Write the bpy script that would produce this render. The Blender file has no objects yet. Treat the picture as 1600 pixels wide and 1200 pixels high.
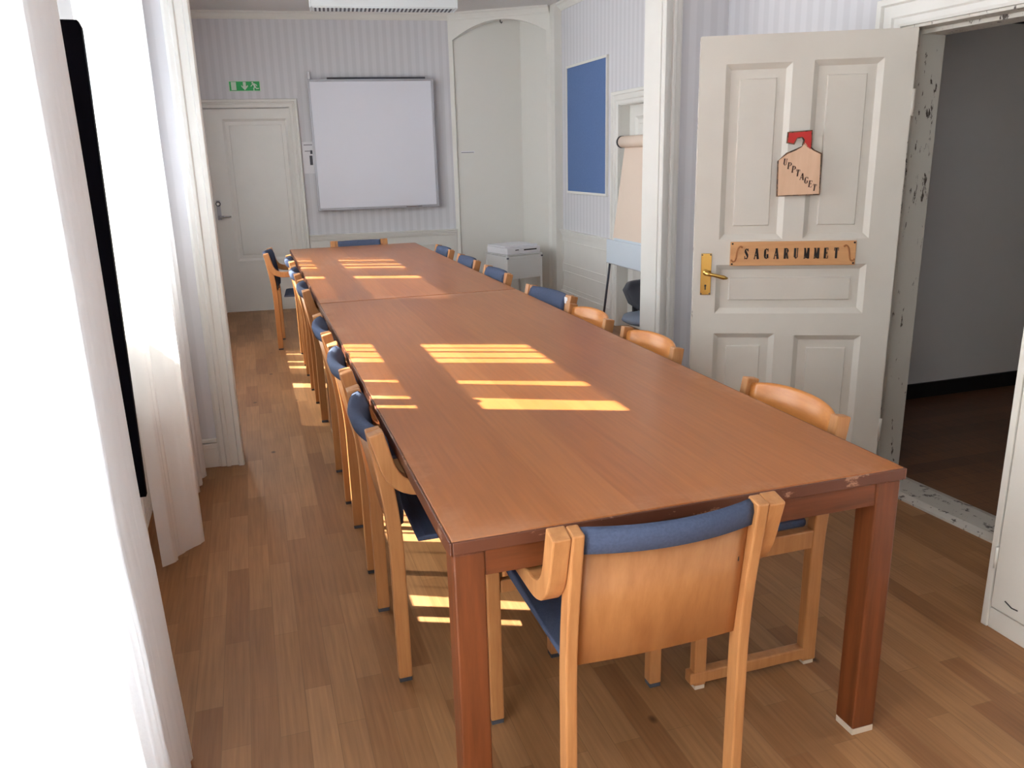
import bpy, bmesh, math, random
from mathutils import Vector, Matrix
random.seed(7)
R = math.radians
SC = bpy.context.scene
COL = SC.collection

# ------------------------------------------------------------------ camera
cam_d = bpy.data.cameras.new('camera')
cam = bpy.data.objects.new('camera', cam_d)
COL.objects.link(cam)
SC.camera = cam
PITCH, YAW, ROLL, FPX = 0.2725, 0.3021, -0.0262, 1271.09
fwd = Vector((math.sin(YAW) * math.cos(PITCH), math.cos(YAW) * math.cos(PITCH), -math.sin(PITCH)))
r0 = Vector((math.cos(YAW), -math.sin(YAW), 0))
u0 = r0.cross(fwd)
rt = math.cos(ROLL) * r0 + math.sin(ROLL) * u0
up = -math.sin(ROLL) * r0 + math.cos(ROLL) * u0
m3 = Matrix((rt, up, -fwd)).transposed()
cam.matrix_world = Matrix.Translation((-0.3064, -1.4215, 1.4555)) @ m3.to_4x4()
cam_d.sensor_fit = 'HORIZONTAL'
cam_d.sensor_width = 36.0
cam_d.lens = 36.0 * FPX / 1600.0
cam_d.clip_start = 0.02

# ------------------------------------------------------------------ light
world = bpy.data.worlds.new('daylight')
SC.world = world
world.use_nodes = True
bg = world.node_tree.nodes['Background']
bg.inputs[0].default_value = (0.84, 0.92, 1.0, 1)
bg.inputs[1].default_value = 6.0
sun_d = bpy.data.lights.new('sun', 'SUN')
sun_d.energy = 24.0
sun_d.angle = R(0.35)
sun_d.color = (1.0, 0.94, 0.80)
sun = bpy.data.objects.new('sun', sun_d)
COL.objects.link(sun)
sun.rotation_euler = Vector((0.912, -0.41, -1.0)).to_track_quat('-Z', 'Y').to_euler()
sun.location = (-6, 4, 6)
def portal(y0, y1, z0, z1, x=-1.16):
    l = bpy.data.lights.new('window_daylight', 'AREA')
    l.shape = 'RECTANGLE'; l.size = z1 - z0; l.size_y = y1 - y0
    l.cycles.is_portal = True
    o = bpy.data.objects.new('window_daylight', l); COL.objects.link(o)
    o.location = (x, (y0 + y1) / 2, (z0 + z1) / 2)
    o.rotation_euler = (0, R(-90), 0)
WINDOWS = [(-3.0, -1.75), (-1.40, -0.06), (1.35, 2.45), (3.5, 4.6), (4.75, 5.75)]
for i, w in enumerate(WINDOWS): portal(w[0], w[1], 0.12 if i == 1 else 0.76, 2.76)
vs = SC.view_settings
vs.view_transform = 'Standard'; vs.look = 'None'; vs.gamma = 1.0; vs.use_curve_mapping = False
vs.exposure = 1.16
SC.cycles.max_bounces = 10
SC.cycles.diffuse_bounces = 6
SC.cycles.transparent_max_bounces = 12
SC.cycles.caustics_reflective = False
SC.cycles.caustics_refractive = False
SC.cycles.sample_clamp_indirect = 6.0

# ------------------------------------------------------------------ materials
def lin(c):
    def f(v):
        v /= 255.0
        return v / 12.92 if v <= 0.04045 else ((v + 0.055) / 1.055) ** 2.4
    return (f(c[0]), f(c[1]), f(c[2]), 1)
def new_mat(name):
    m = bpy.data.materials.new(name); m.use_nodes = True
    nt = m.node_tree
    return m, nt, nt.nodes['Principled BSDF']
def N(nt, t, **kw):
    n = nt.nodes.new(t)
    for k, v in kw.items(): setattr(n, k, v)
    return n
def simple(name, rgb, rough=0.5, metal=0.0, spec=0.5, noise=0.0, nscale=20, bump=0.0, bscale=200):
    m, nt, p = new_mat(name)
    p.inputs['Base Color'].default_value = lin(rgb)
    p.inputs['Roughness'].default_value = rough
    p.inputs['Metallic'].default_value = metal
    p.inputs['Specular IOR Level'].default_value = spec
    tc = N(nt, 'ShaderNodeTexCoord')
    if noise:
        n = N(nt, 'ShaderNodeTexNoise'); n.inputs['Scale'].default_value = nscale; n.inputs['Detail'].default_value = 5
        nt.links.new(tc.outputs['Object'], n.inputs['Vector'])
        r = N(nt, 'ShaderNodeValToRGB')
        c = lin(rgb)
        r.color_ramp.elements[0].position = 0.3; r.color_ramp.elements[1].position = 0.7
        r.color_ramp.elements[0].color = tuple(x * (1 - noise) for x in c[:3]) + (1,)
        r.color_ramp.elements[1].color = tuple(min(1, x * (1 + noise)) for x in c[:3]) + (1,)
        nt.links.new(n.outputs['Fac'], r.inputs['Fac']); nt.links.new(r.outputs['Color'], p.inputs['Base Color'])
    if bump:
        n = N(nt, 'ShaderNodeTexNoise'); n.inputs['Scale'].default_value = bscale; n.inputs['Detail'].default_value = 3
        nt.links.new(tc.outputs['Object'], n.inputs['Vector'])
        b = N(nt, 'ShaderNodeBump'); b.inputs['Strength'].default_value = bump; b.inputs['Distance'].default_value = 0.002
        nt.links.new(n.outputs['Fac'], b.inputs['Height']); nt.links.new(b.outputs['Normal'], p.inputs['Normal'])
    return m
def wood(name, c1, c2, axis='Z', rough=0.4, scale=6.0, stretch=12.0, spec=0.5, blotch=0.0):
    """fine streaks along one object axis"""
    m, nt, p = new_mat(name)
    tc = N(nt, 'ShaderNodeTexCoord'); mp = N(nt, 'ShaderNodeMapping')
    s = [scale * stretch] * 3; s['XYZ'.index(axis)] = scale
    mp.inputs['Scale'].default_value = s
    nt.links.new(tc.outputs['Object'], mp.inputs['Vector'])
    n = N(nt, 'ShaderNodeTexNoise'); n.inputs['Scale'].default_value = 1.0; n.inputs['Detail'].default_value = 6; n.inputs['Roughness'].default_value = 0.65
    nt.links.new(mp.outputs['Vector'], n.inputs['Vector'])
    r = N(nt, 'ShaderNodeValToRGB')
    r.color_ramp.elements[0].position = 0.3; r.color_ramp.elements[1].position = 0.72
    r.color_ramp.elements[0].color = lin(c1); r.color_ramp.elements[1].color = lin(c2)
    nt.links.new(n.outputs['Fac'], r.inputs['Fac'])
    out = r.outputs['Color']
    if blotch:
        n2 = N(nt, 'ShaderNodeTexNoise'); n2.inputs['Scale'].default_value = 5; n2.inputs['Detail'].default_value = 4
        nt.links.new(tc.outputs['Object'], n2.inputs['Vector'])
        mx = N(nt, 'ShaderNodeMixRGB', blend_type='MULTIPLY'); mx.inputs[0].default_value = 1
        r2 = N(nt, 'ShaderNodeValToRGB'); r2.color_ramp.elements[0].position = 0.35; r2.color_ramp.elements[1].position = 0.65
        r2.color_ramp.elements[0].color = (1 - blotch,) * 3 + (1,); r2.color_ramp.elements[1].color = (1, 1, 1, 1)
        nt.links.new(n2.outputs['Fac'], r2.inputs['Fac'])
        nt.links.new(out, mx.inputs[1]); nt.links.new(r2.outputs['Color'], mx.inputs[2]); out = mx.outputs[0]
    nt.links.new(out, p.inputs['Base Color'])
    p.inputs['Roughness'].default_value = rough; p.inputs['Specular IOR Level'].default_value = spec
    return m
def planks(name, cols, bw, bl, rough, spec, axis_rot=0.0, gap=0.0012, gapc=0.45, wear=0.0, grain=0.25, knots=False, edgewear=None):
    """rows of boards running along local Y"""
    m, nt, p = new_mat(name)
    tc = N(nt, 'ShaderNodeTexCoord')
    mp = N(nt, 'ShaderNodeMapping'); mp.inputs['Rotation'].default_value = (0, 0, R(90) + axis_rot)
    nt.links.new(tc.outputs['Object'], mp.inputs['Vector'])
    br = N(nt, 'ShaderNodeTexBrick')
    br.offset = 0.37; br.offset_frequency = 2; br.squash = 1; br.squash_frequency = 1
    br.inputs['Scale'].default_value = 1.0
    br.inputs['Brick Width'].default_value = bl; br.inputs['Row Height'].default_value = bw
    br.inputs['Mortar Size'].default_value = gap; br.inputs['Mortar Smooth'].default_value = 0.3; br.inputs['Bias'].default_value = 0
    br.inputs['Color1'].default_value = (0, 0, 0, 1); br.inputs['Color2'].default_value = (1, 1, 1, 1); br.inputs['Mortar'].default_value = (.5, .5, .5, 1)
    nt.links.new(mp.outputs['Vector'], br.inputs['Vector'])
    r = N(nt, 'ShaderNodeValToRGB')
    el = r.color_ramp.elements
    while len(el) < len(cols): el.new(0.5)
    for i, c in enumerate(cols):
        el[i].position = i / (len(cols) - 1); el[i].color = lin(c)
    nt.links.new(br.outputs['Color'], r.inputs['Fac'])
    # grain
    mp2 = N(nt, 'ShaderNodeMapping'); mp2.inputs['Scale'].default_value = (90, 3.5, 10)
    nt.links.new(tc.outputs['Object'], mp2.inputs['Vector'])
    n = N(nt, 'ShaderNodeTexNoise'); n.inputs['Scale'].default_value = 1; n.inputs['Detail'].default_value = 6
    nt.links.new(mp2.outputs['Vector'], n.inputs['Vector'])
    gr = N(nt, 'ShaderNodeValToRGB'); gr.color_ramp.elements[0].position = 0.3; gr.color_ramp.elements[1].position = 0.7
    gr.color_ramp.elements[0].color = (1 - grain,) * 3 + (1,); gr.color_ramp.elements[1].color = (1 + grain * .3,) * 3 + (1,)
    nt.links.new(n.outputs['Fac'], gr.inputs['Fac'])
    mx = N(nt, 'ShaderNodeMixRGB', blend_type='MULTIPLY'); mx.inputs[0].default_value = 1
    nt.links.new(r.outputs['Color'], mx.inputs[1]); nt.links.new(gr.outputs['Color'], mx.inputs[2])
    out = mx.outputs[0]
    if gap > 0:
        mg = N(nt, 'ShaderNodeMixRGB', blend_type='MULTIPLY')
        mg.inputs[2].default_value = (gapc,) * 3 + (1,)
        nt.links.new(br.outputs['Fac'], mg.inputs[0]); nt.links.new(out, mg.inputs[1]); out = mg.outputs[0]
    if wear:
        n3 = N(nt, 'ShaderNodeTexNoise'); n3.inputs['Scale'].default_value = 1.7; n3.inputs['Detail'].default_value = 6
        nt.links.new(tc.outputs['Object'], n3.inputs['Vector'])
        r3 = N(nt, 'ShaderNodeValToRGB'); r3.color_ramp.elements[0].position = 0.35; r3.color_ramp.elements[1].position = 0.68
        r3.color_ramp.elements[0].color = (1 - wear,) * 3 + (1,); r3.color_ramp.elements[1].color = (1, 1, 1, 1)
        nt.links.new(n3.outputs['Fac'], r3.inputs['Fac'])
        mw = N(nt, 'ShaderNodeMixRGB', blend_type='MULTIPLY'); mw.inputs[0].default_value = 1
        nt.links.new(out, mw.inputs[1]); nt.links.new(r3.outputs['Color'], mw.inputs[2]); out = mw.outputs[0]
        p.inputs['Roughness'].default_value = rough
    else:
        p.inputs['Roughness'].default_value = rough
    if knots:
        vo = N(nt, 'ShaderNodeTexVoronoi'); vo.inputs['Scale'].default_value = 3.7
        mpk = N(nt, 'ShaderNodeMapping'); mpk.inputs['Scale'].default_value = (1.35, 0.9, 0)
        nt.links.new(tc.outputs['Object'], mpk.inputs['Vector']); nt.links.new(mpk.outputs['Vector'], vo.inputs['Vector'])
        rk = N(nt, 'ShaderNodeValToRGB'); rk.color_ramp.elements[0].position = 0.03; rk.color_ramp.elements[1].position = 0.075
        rk.color_ramp.elements[0].color = (0.22, 0.18, 0.16, 1); rk.color_ramp.elements[1].color = (1, 1, 1, 1)
        nt.links.new(vo.outputs['Distance'], rk.inputs['Fac'])
        mk = N(nt, 'ShaderNodeMixRGB', blend_type='MULTIPLY'); mk.inputs[0].default_value = 0.9
        nt.links.new(out, mk.inputs[1]); nt.links.new(rk.outputs['Color'], mk.inputs[2]); out = mk.outputs[0]
    if edgewear:
        sp = N(nt, 'ShaderNodeSeparateXYZ'); nt.links.new(tc.outputs['Object'], sp.inputs[0])
        best = None
        for ax_, lim in (('X', edgewear[0]), ('Y', edgewear[1])):
            ab = N(nt, 'ShaderNodeMath', operation='ABSOLUTE'); nt.links.new(sp.outputs[ax_], ab.inputs[0])
            mr = N(nt, 'ShaderNodeMapRange'); mr.inputs['From Min'].default_value = lim - 0.085; mr.inputs['From Max'].default_value = lim - 0.03
            nt.links.new(ab.outputs[0], mr.inputs['Value'])
            if best is None: best = mr.outputs['Result']
            else:
                mm = N(nt, 'ShaderNodeMath', operation='MAXIMUM'); nt.links.new(best, mm.inputs[0]); nt.links.new(mr.outputs['Result'], mm.inputs[1]); best = mm.outputs[0]
        nz = N(nt, 'ShaderNodeTexNoise'); nz.inputs['Scale'].default_value = 3.2; nz.inputs['Detail'].default_value = 7; nz.inputs['Roughness'].default_value = 0.7
        nt.links.new(tc.outputs['Object'], nz.inputs['Vector'])
        nr = N(nt, 'ShaderNodeMapRange'); nr.inputs['From Min'].default_value = 0.48; nr.inputs['From Max'].default_value = 0.62; nr.inputs['To Max'].default_value = 0.45
        nt.links.new(nz.outputs['Fac'], nr.inputs['Value'])
        mu = N(nt, 'ShaderNodeMath', operation='MULTIPLY'); nt.links.new(best, mu.inputs[0]); nt.links.new(nr.outputs['Result'], mu.inputs[1])
        me = N(nt, 'ShaderNodeMixRGB'); me.inputs[2].default_value = lin((196, 142, 108))
        nt.links.new(mu.outputs[0], me.inputs[0]); nt.links.new(out, me.inputs[1]); out = me.outputs[0]
    nt.links.new(out, p.inputs['Base Color'])
    p.inputs['Specular IOR Level'].default_value = spec
    return m
def wallpaper(name, base, dark, period=0.077):
    m, nt, p = new_mat(name)
    tc = N(nt, 'ShaderNodeTexCoord'); sp = N(nt, 'ShaderNodeSeparateXYZ')
    nt.links.new(tc.outputs['Object'], sp.inputs[0])
    def stripe(per, ph):
        a = N(nt, 'ShaderNodeMath', operation='MULTIPLY'); a.inputs[1].default_value = 2 * math.pi / per
        nt.links.new(sp.outputs['X'], a.inputs[0])
        b = N(nt, 'ShaderNodeMath', operation='ADD'); b.inputs[1].default_value = ph; nt.links.new(a.outputs[0], b.inputs[0])
        c = N(nt, 'ShaderNodeMath', operation='SINE'); nt.links.new(b.outputs[0], c.inputs[0])
        return c
    s1 = stripe(period, 0); s2 = stripe(period / 3, 1.2)
    mu = N(nt, 'ShaderNodeMath', operation='MULTIPLY'); mu.inputs[1].default_value = 0.35; nt.links.new(s2.outputs[0], mu.inputs[0])
    ad = N(nt, 'ShaderNodeMath', operation='ADD'); nt.links.new(s1.outputs[0], ad.inputs[0]); nt.links.new(mu.outputs[0], ad.inputs[1])
    mr = N(nt, 'ShaderNodeMapRange'); mr.inputs['From Min'].default_value = -0.5; mr.inputs['From Max'].default_value = 0.5
    nt.links.new(ad.outputs[0], mr.inputs['Value'])
    mx = N(nt, 'ShaderNodeMixRGB'); mx.inputs[1].default_value = lin(base); mx.inputs[2].default_value = lin(dark)
    nt.links.new(mr.outputs['Result'], mx.inputs[0]); nt.links.new(mx.outputs[0], p.inputs['Base Color'])
    p.inputs['Roughness'].default_value = 0.75; p.inputs['Specular IOR Level'].default_value = 0.25
    return m
def chipped(name, rgb, chip, amount=0.62, scale=18, rough=0.45, stretch=(1, 1, 1)):
    m, nt, p = new_mat(name)
    tc = N(nt, 'ShaderNodeTexCoord'); mp = N(nt, 'ShaderNodeMapping'); mp.inputs['Scale'].default_value = stretch
    nt.links.new(tc.outputs['Object'], mp.inputs['Vector'])
    n = N(nt, 'ShaderNodeTexNoise'); n.inputs['Scale'].default_value = scale; n.inputs['Detail'].default_value = 6; n.inputs['Roughness'].default_value = 0.7
    nt.links.new(mp.outputs['Vector'], n.inputs['Vector'])
    r = N(nt, 'ShaderNodeValToRGB'); r.color_ramp.elements[0].position = amount; r.color_ramp.elements[1].position = amount + 0.03
    r.color_ramp.elements[0].color = lin(rgb); r.color_ramp.elements[1].color = lin(chip)
    nt.links.new(n.outputs['Fac'], r.inputs['Fac']); nt.links.new(r.outputs['Color'], p.inputs['Base Color'])
    p.inputs['Roughness'].default_value = rough
    return m
def sheer(name, rgb, transp=0.12):
    m = bpy.data.materials.new(name); m.use_nodes = True
    nt = m.node_tree; nt.nodes.clear()
    out = N(nt, 'ShaderNodeOutputMaterial')
    d = N(nt, 'ShaderNodeBsdfDiffuse'); t = N(nt, 'ShaderNodeBsdfTranslucent'); tr = N(nt, 'ShaderNodeBsdfTransparent')
    d.inputs[0].default_value = lin(rgb); t.inputs[0].default_value = lin(rgb)
    a = N(nt, 'ShaderNodeMixShader'); a.inputs[0].default_value = 0.52
    nt.links.new(d.outputs[0], a.inputs[1]); nt.links.new(t.outputs[0], a.inputs[2])
    b = N(nt, 'ShaderNodeMixShader'); b.inputs[0].default_value = transp
    nt.links.new(a.outputs[0], b.inputs[1]); nt.links.new(tr.outputs[0], b.inputs[2])
    tc = N(nt, 'ShaderNodeTexCoord')
    n = N(nt, 'ShaderNodeTexNoise'); n.inputs['Scale'].default_value = 9; n.inputs['Detail'].default_value = 5
    nt.links.new(tc.outputs['Object'], n.inputs['Vector'])
    bp = N(nt, 'ShaderNodeBump'); bp.inputs['Strength'].default_value = 0.35; bp.inputs['Distance'].default_value = 0.02
    nt.links.new(n.outputs['Fac'], bp.inputs['Height'])
    nt.links.new(bp.outputs[0], d.inputs['Normal']); nt.links.new(bp.outputs[0], t.inputs['Normal'])
    nt.links.new(b.outputs[0], out.inputs[0])
    return m
def glass_mat():
    m = bpy.data.materials.new('window_glass'); m.use_nodes = True
    nt = m.node_tree; nt.nodes.clear()
    out = N(nt, 'ShaderNodeOutputMaterial'); tr = N(nt, 'ShaderNodeBsdfTransparent'); g = N(nt, 'ShaderNodeBsdfGlossy')
    g.inputs['Roughness'].default_value = 0.02
    mx = N(nt, 'ShaderNodeMixShader'); fr = N(nt, 'ShaderNodeFresnel'); fr.inputs[0].default_value = 1.3
    nt.links.new(fr.outputs[0], mx.inputs[0]); nt.links.new(tr.outputs[0], mx.inputs[1]); nt.links.new(g.outputs[0], mx.inputs[2])
    nt.links.new(mx.outputs[0], out.inputs[0])
    return m

M = {}
M['floor'] = planks('oak_parquet', [(148, 102, 66), (166, 120, 79), (176, 130, 88), (156, 110, 71), (184, 138, 96)], 0.074, 0.50, 0.44, 0.32, gapc=0.72, wear=0.2, knots=True, grain=0.22)
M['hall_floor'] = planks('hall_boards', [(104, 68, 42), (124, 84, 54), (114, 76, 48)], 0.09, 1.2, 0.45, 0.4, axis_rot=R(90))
M['ceiling'] = simple('ceiling_paint', (206, 204, 202), 0.8)
M['white'] = simple('white_paint', (222, 221, 216), 0.42, noise=0.02, nscale=6)
M['warmwhite'] = simple('aged_white_paint', (214, 210, 201), 0.38, noise=0.03, nscale=5)
M['niche'] = simple('niche_paint', (222, 221, 215), 0.7)
M['paper'] = wallpaper('striped_wallpaper', (213, 213, 217), (205, 205, 209))
M['chip_white'] = chipped('chipped_white_paint', (205, 201, 192), (72, 60, 52), 0.60, 11, stretch=(3, 3, 1.0))
M['threshold'] = chipped('worn_threshold_paint', (196, 192, 184), (84, 78, 74), 0.58, 16)
M['top'] = planks('table_top_veneer', [(168, 100, 52), (180, 112, 60), (172, 104, 55), (186, 118, 66)], 0.137, 9.0, 0.30, 0.40, gap=0.0, grain=0.14, wear=0.10, edgewear=(0.5515, 1.48))
M['edge'] = chipped('table_dark_edge', (98, 56, 38), (158, 116, 92), 0.60, 14, rough=0.4, stretch=(1, 1, 3))
M['frame'] = wood('table_frame_wood', (90, 46, 22), (124, 67, 35), 'Z', 0.4, 3, 14)
M['frame_x'] = wood('table_apron_wood', (90, 46, 22), (124, 67, 35), 'X', 0.4, 3, 14)
M['beech'] = wood('beech', (170, 114, 68), (194, 139, 88), 'Z', 0.38, 4, 12)
M['ply'] = wood('beech_plywood', (164, 106, 60), (188, 131, 80), 'Z', 0.36, 3, 9, blotch=0.12)
M['amber'] = wood('amber_beech', (196, 122, 60), (222, 150, 82), 'X', 0.3, 4, 10)
M['blue'] = simple('blue_wool', (76, 86, 110), 0.95, spec=0.15, noise=0.10, nscale=160, bump=0.5, bscale=500)
M['dark_foot'] = simple('grey_felt_pad', (70, 72, 80), 0.9)
M['pale_foot'] = simple('pale_foot_pad', (205, 190, 170), 0.7)
M['brass'] = simple('brass', (206, 170, 96), 0.26, metal=1.0)
M['chrome'] = simple('brushed_steel', (190, 190, 192), 0.25, metal=1.0)
M['black'] = simple('black_plastic', (20, 20, 22), 0.45)
M['ink'] = simple('black_ink', (34, 30, 30), 0.7)
M['navy'] = simple('dark_navy_board', (12, 12, 20), 0.8, spec=0.05)
M['board'] = simple('whiteboard_enamel', (224, 226, 236), 0.3)
M['alu'] = simple('aluminium_trim', (176, 178, 186), 0.4, metal=0.3)
M['darkgrey'] = simple('dark_grey_trim', (62, 64, 76), 0.5)
M['felt'] = simple('blue_felt', (98, 122, 166), 0.95, spec=0.1, noise=0.04, nscale=90)
M['kraft'] = simple('kraft_paper', (224, 206, 190), 0.8)
M['tray'] = simple('pale_blue_tray', (206, 216, 226), 0.5)
M['green'] = simple('sign_green', (0, 160, 78), 0.5)
M['signwhite'] = simple('sign_white', (205, 222, 205), 0.5)
M['red'] = simple('red_paint', (196, 44, 40), 0.6)
M['plaque'] = wood('plaque_wood', (204, 150, 100), (222, 170, 118), 'X', 0.5, 3, 12)
M['tagwood'] = wood('tag_wood', (220, 182, 150), (234, 198, 168), 'Z', 0.6, 4, 6)
M['bark'] = chipped('burnt_edge', (120, 84, 58), (60, 40, 28), 0.5, 60)
M['flourish'] = simple('flourish_brown', (168, 112, 66), 0.6)
M['letter'] = simple('letter_brown', (66, 40, 30), 0.6)
M['curtain'] = sheer('sheer_white_cotton', (250, 250, 250), 0.10)
M['glass'] = glass_mat()
M['radiator'] = simple('radiator_enamel', (222, 221, 218), 0.4)
M['steel_white'] = simple('white_lacquered_steel', (214, 215, 214), 0.45)
M['hallwall'] = simple('hall_wall_paint', (234, 229, 224), 0.7)
M['hallbase'] = simple('hall_dark_skirting', (26, 22, 20), 0.6)
M['greyfab'] = simple('grey_fabric', (86, 88, 94), 0.9, bump=0.3)
M['bluegrey'] = simple('blue_grey_fabric', (120, 130, 146), 0.85)
M['paperwhite'] = simple('paper_white', (226, 226, 230), 0.7)
M['aircon'] = simple('unit_white_plastic', (226, 232, 234), 0.5)
M['scuff'] = simple('scuff_mark', (60, 56, 54), 0.8)

# ------------------------------------------------------------------ mesh helpers
class MB:
    def __init__(s): s.v = []; s.f = []; s.sm = []
    def add(s, vs, fs, smooth=False):
        o = len(s.v); s.v += [tuple(p) for p in vs]
        for f in fs: s.f.append([i + o for i in f]); s.sm.append(smooth)
        return s
    def box(s, x0, x1, y0, y1, z0, z1):
        x0, x1 = min(x0, x1), max(x0, x1); y0, y1 = min(y0, y1), max(y0, y1); z0, z1 = min(z0, z1), max(z0, z1)
        return s.add([(x0, y0, z0), (x1, y0, z0), (x1, y1, z0), (x0, y1, z0), (x0, y0, z1), (x1, y0, z1), (x1, y1, z1), (x0, y1, z1)],
              [(3, 2, 1, 0), (4, 5, 6, 7), (0, 1, 5, 4), (1, 2, 6, 5), (2, 3, 7, 6), (3, 0, 4, 7)])
    def sweep(s, path, prof, closed_prof=True, smooth=False, caps=True):
        """path: list of (origin, ax, ay); prof: list of (a, b)"""
        n = len(prof); vs = []
        for (o, ax, ay) in path:
            for a, b in prof: vs.append(Vector(o) + Vector(ax) * a + Vector(ay) * b)
        fs = []
        rng = n if closed_prof else n - 1
        for i in range(len(path) - 1):
            for j in range(rng):
                k = (j + 1) % n
                fs.append((i * n + j, i * n + k, (i + 1) * n + k, (i + 1) * n + j))
        if caps and closed_prof:
            fs.append(tuple(reversed(range(n)))); fs.append(tuple((len(path) - 1) * n + j for j in range(n)))
        return s.add(vs, fs, smooth)
    def prism(s, poly, o, ax, ay, depth):
        """polygon (a,b) in plane o+ax*a+ay*b, extruded by vector depth"""
        o = Vector(o); ax = Vector(ax); ay = Vector(ay); d = Vector(depth); n = len(poly)
        p = [o + ax * a + ay * b for a, b in poly]
        return s.add(p + [q + d for q in p], [tuple(range(n)), tuple(reversed(range(n, 2 * n)))] +
              [(i, i + n, (i + 1) % n + n, (i + 1) % n) for i in range(n)])
    def tube(s, pts, r, n=10, smooth=True):
        pts = [Vector(p) for p in pts]; path = []
        ref = None
        for i, p in enumerate(pts):
            t = (pts[min(i + 1, len(pts) - 1)] - pts[max(i - 1, 0)]).normalized()
            if ref is None: ref = t.orthogonal().normalized()
            ref = (ref - t * ref.dot(t)).normalized()
            rr = r[i] if isinstance(r, (list, tuple)) else r
            path.append((p, ref * rr, t.cross(ref) * rr))
        prof = [(math.cos(2 * math.pi * k / n), math.sin(2 * math.pi * k / n)) for k in range(n)]
        return s.sweep(path, prof, True, smooth)
    def lathe(s, prof, o=(0, 0, 0), ax=(1, 0, 0), ay=(0, 1, 0), az=(0, 0, 1), n=20, smooth=True):
        o = Vector(o); ax = Vector(ax); ay = Vector(ay); az = Vector(az)
        path = [(o + az * h, ax * r, ay * r) for r, h in prof]
        c = [(math.cos(2 * math.pi * k / n), math.sin(2 * math.pi * k / n)) for k in range(n)]
        return s.sweep(path, c, True, smooth)
    def build(s, name, mat, parent=None, bevel=0.0, seg=2, loc=None, rotz=None):
        me = bpy.data.meshes.new(name)
        me.from_pydata(s.v, [], s.f); me.update()
        me.polygons.foreach_set('use_smooth', s.sm)
        bm = bmesh.new(); bm.from_mesh(me); bmesh.ops.recalc_face_normals(bm, faces=bm.faces); bm.to_mesh(me); bm.free()
        me.materials.append(M[mat] if isinstance(mat, str) else mat)
        o = bpy.data.objects.new(name, me); COL.objects.link(o)
        if parent is not None: o.parent = parent
        if loc is not None: o.location = loc
        if rotz is not None: o.rotation_euler = (0, 0, rotz)
        if bevel:
            b = o.modifiers.new('bevel', 'BEVEL'); b.width = bevel; b.segments = seg; b.limit_method = 'ANGLE'; b.angle_limit = R(40)
        return o
def tag(o, label=None, cat=None, group=None, kind=None):
    if label: o['label'] = label
    if cat: o['category'] = cat
    if group: o['group'] = group
    if kind: o['kind'] = kind
    return o
def struct(o, label=None, cat=None):
    return tag(o, label, cat, None, 'structure')
def thing(name, label, cat, loc=(0, 0, 0), rotz=0.0, group=None):
    o = bpy.data.objects.new(name, None); COL.objects.link(o)
    o.location = loc; o.rotation_euler = (0, 0, rotz); o.empty_display_size = 0.1
    return tag(o, label, cat, group)
def copy_tree(o, parent=None):
    c = o.copy(); COL.objects.link(c)
    if parent is not None: c.parent = parent; c.matrix_parent_inverse = o.matrix_parent_inverse.copy()
    for ch in list(o.children): copy_tree(ch, c)
    return c
def box(name, mat, x0, x1, y0, y1, z0, z1, parent=None, bevel=0.0, **k):
    return MB().box(x0, x1, y0, y1, z0, z1).build(name, mat, parent, bevel, **k)

# ------------------------------------------------------------------ the setting
CEIL = 2.82
XL = -0.88                       # inner face of the window wall
box('floor', 'floor', -1.2, 2.9, -3.4, 7.5, -0.10, 0.0)
struct(bpy.data.objects['floor'], 'worn oak strip parquet floor of the meeting rooms', 'floor')
struct(box('ceiling', 'ceiling', -1.2, 2.9, -3.4, 7.5, CEIL, CEIL + 0.1), 'white painted ceiling', 'ceiling')

def wall(name, a, b, rects, mat, thick=0.12, label=None, side=1):
    """rects in (along, z); wall body lies on the outer (left of a->b * side) side"""
    a = Vector((a[0], a[1], 0)); b = Vector((b[0], b[1], 0)); d = b - a
    mb = MB()
    for x0, x1, z0, z1 in rects: mb.box(x0, x1, 0, thick * side, z0, z1)
    o = mb.build(name, mat, loc=a, rotz=math.atan2(d.y, d.x))
    return struct(o, label, 'wall')
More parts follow.
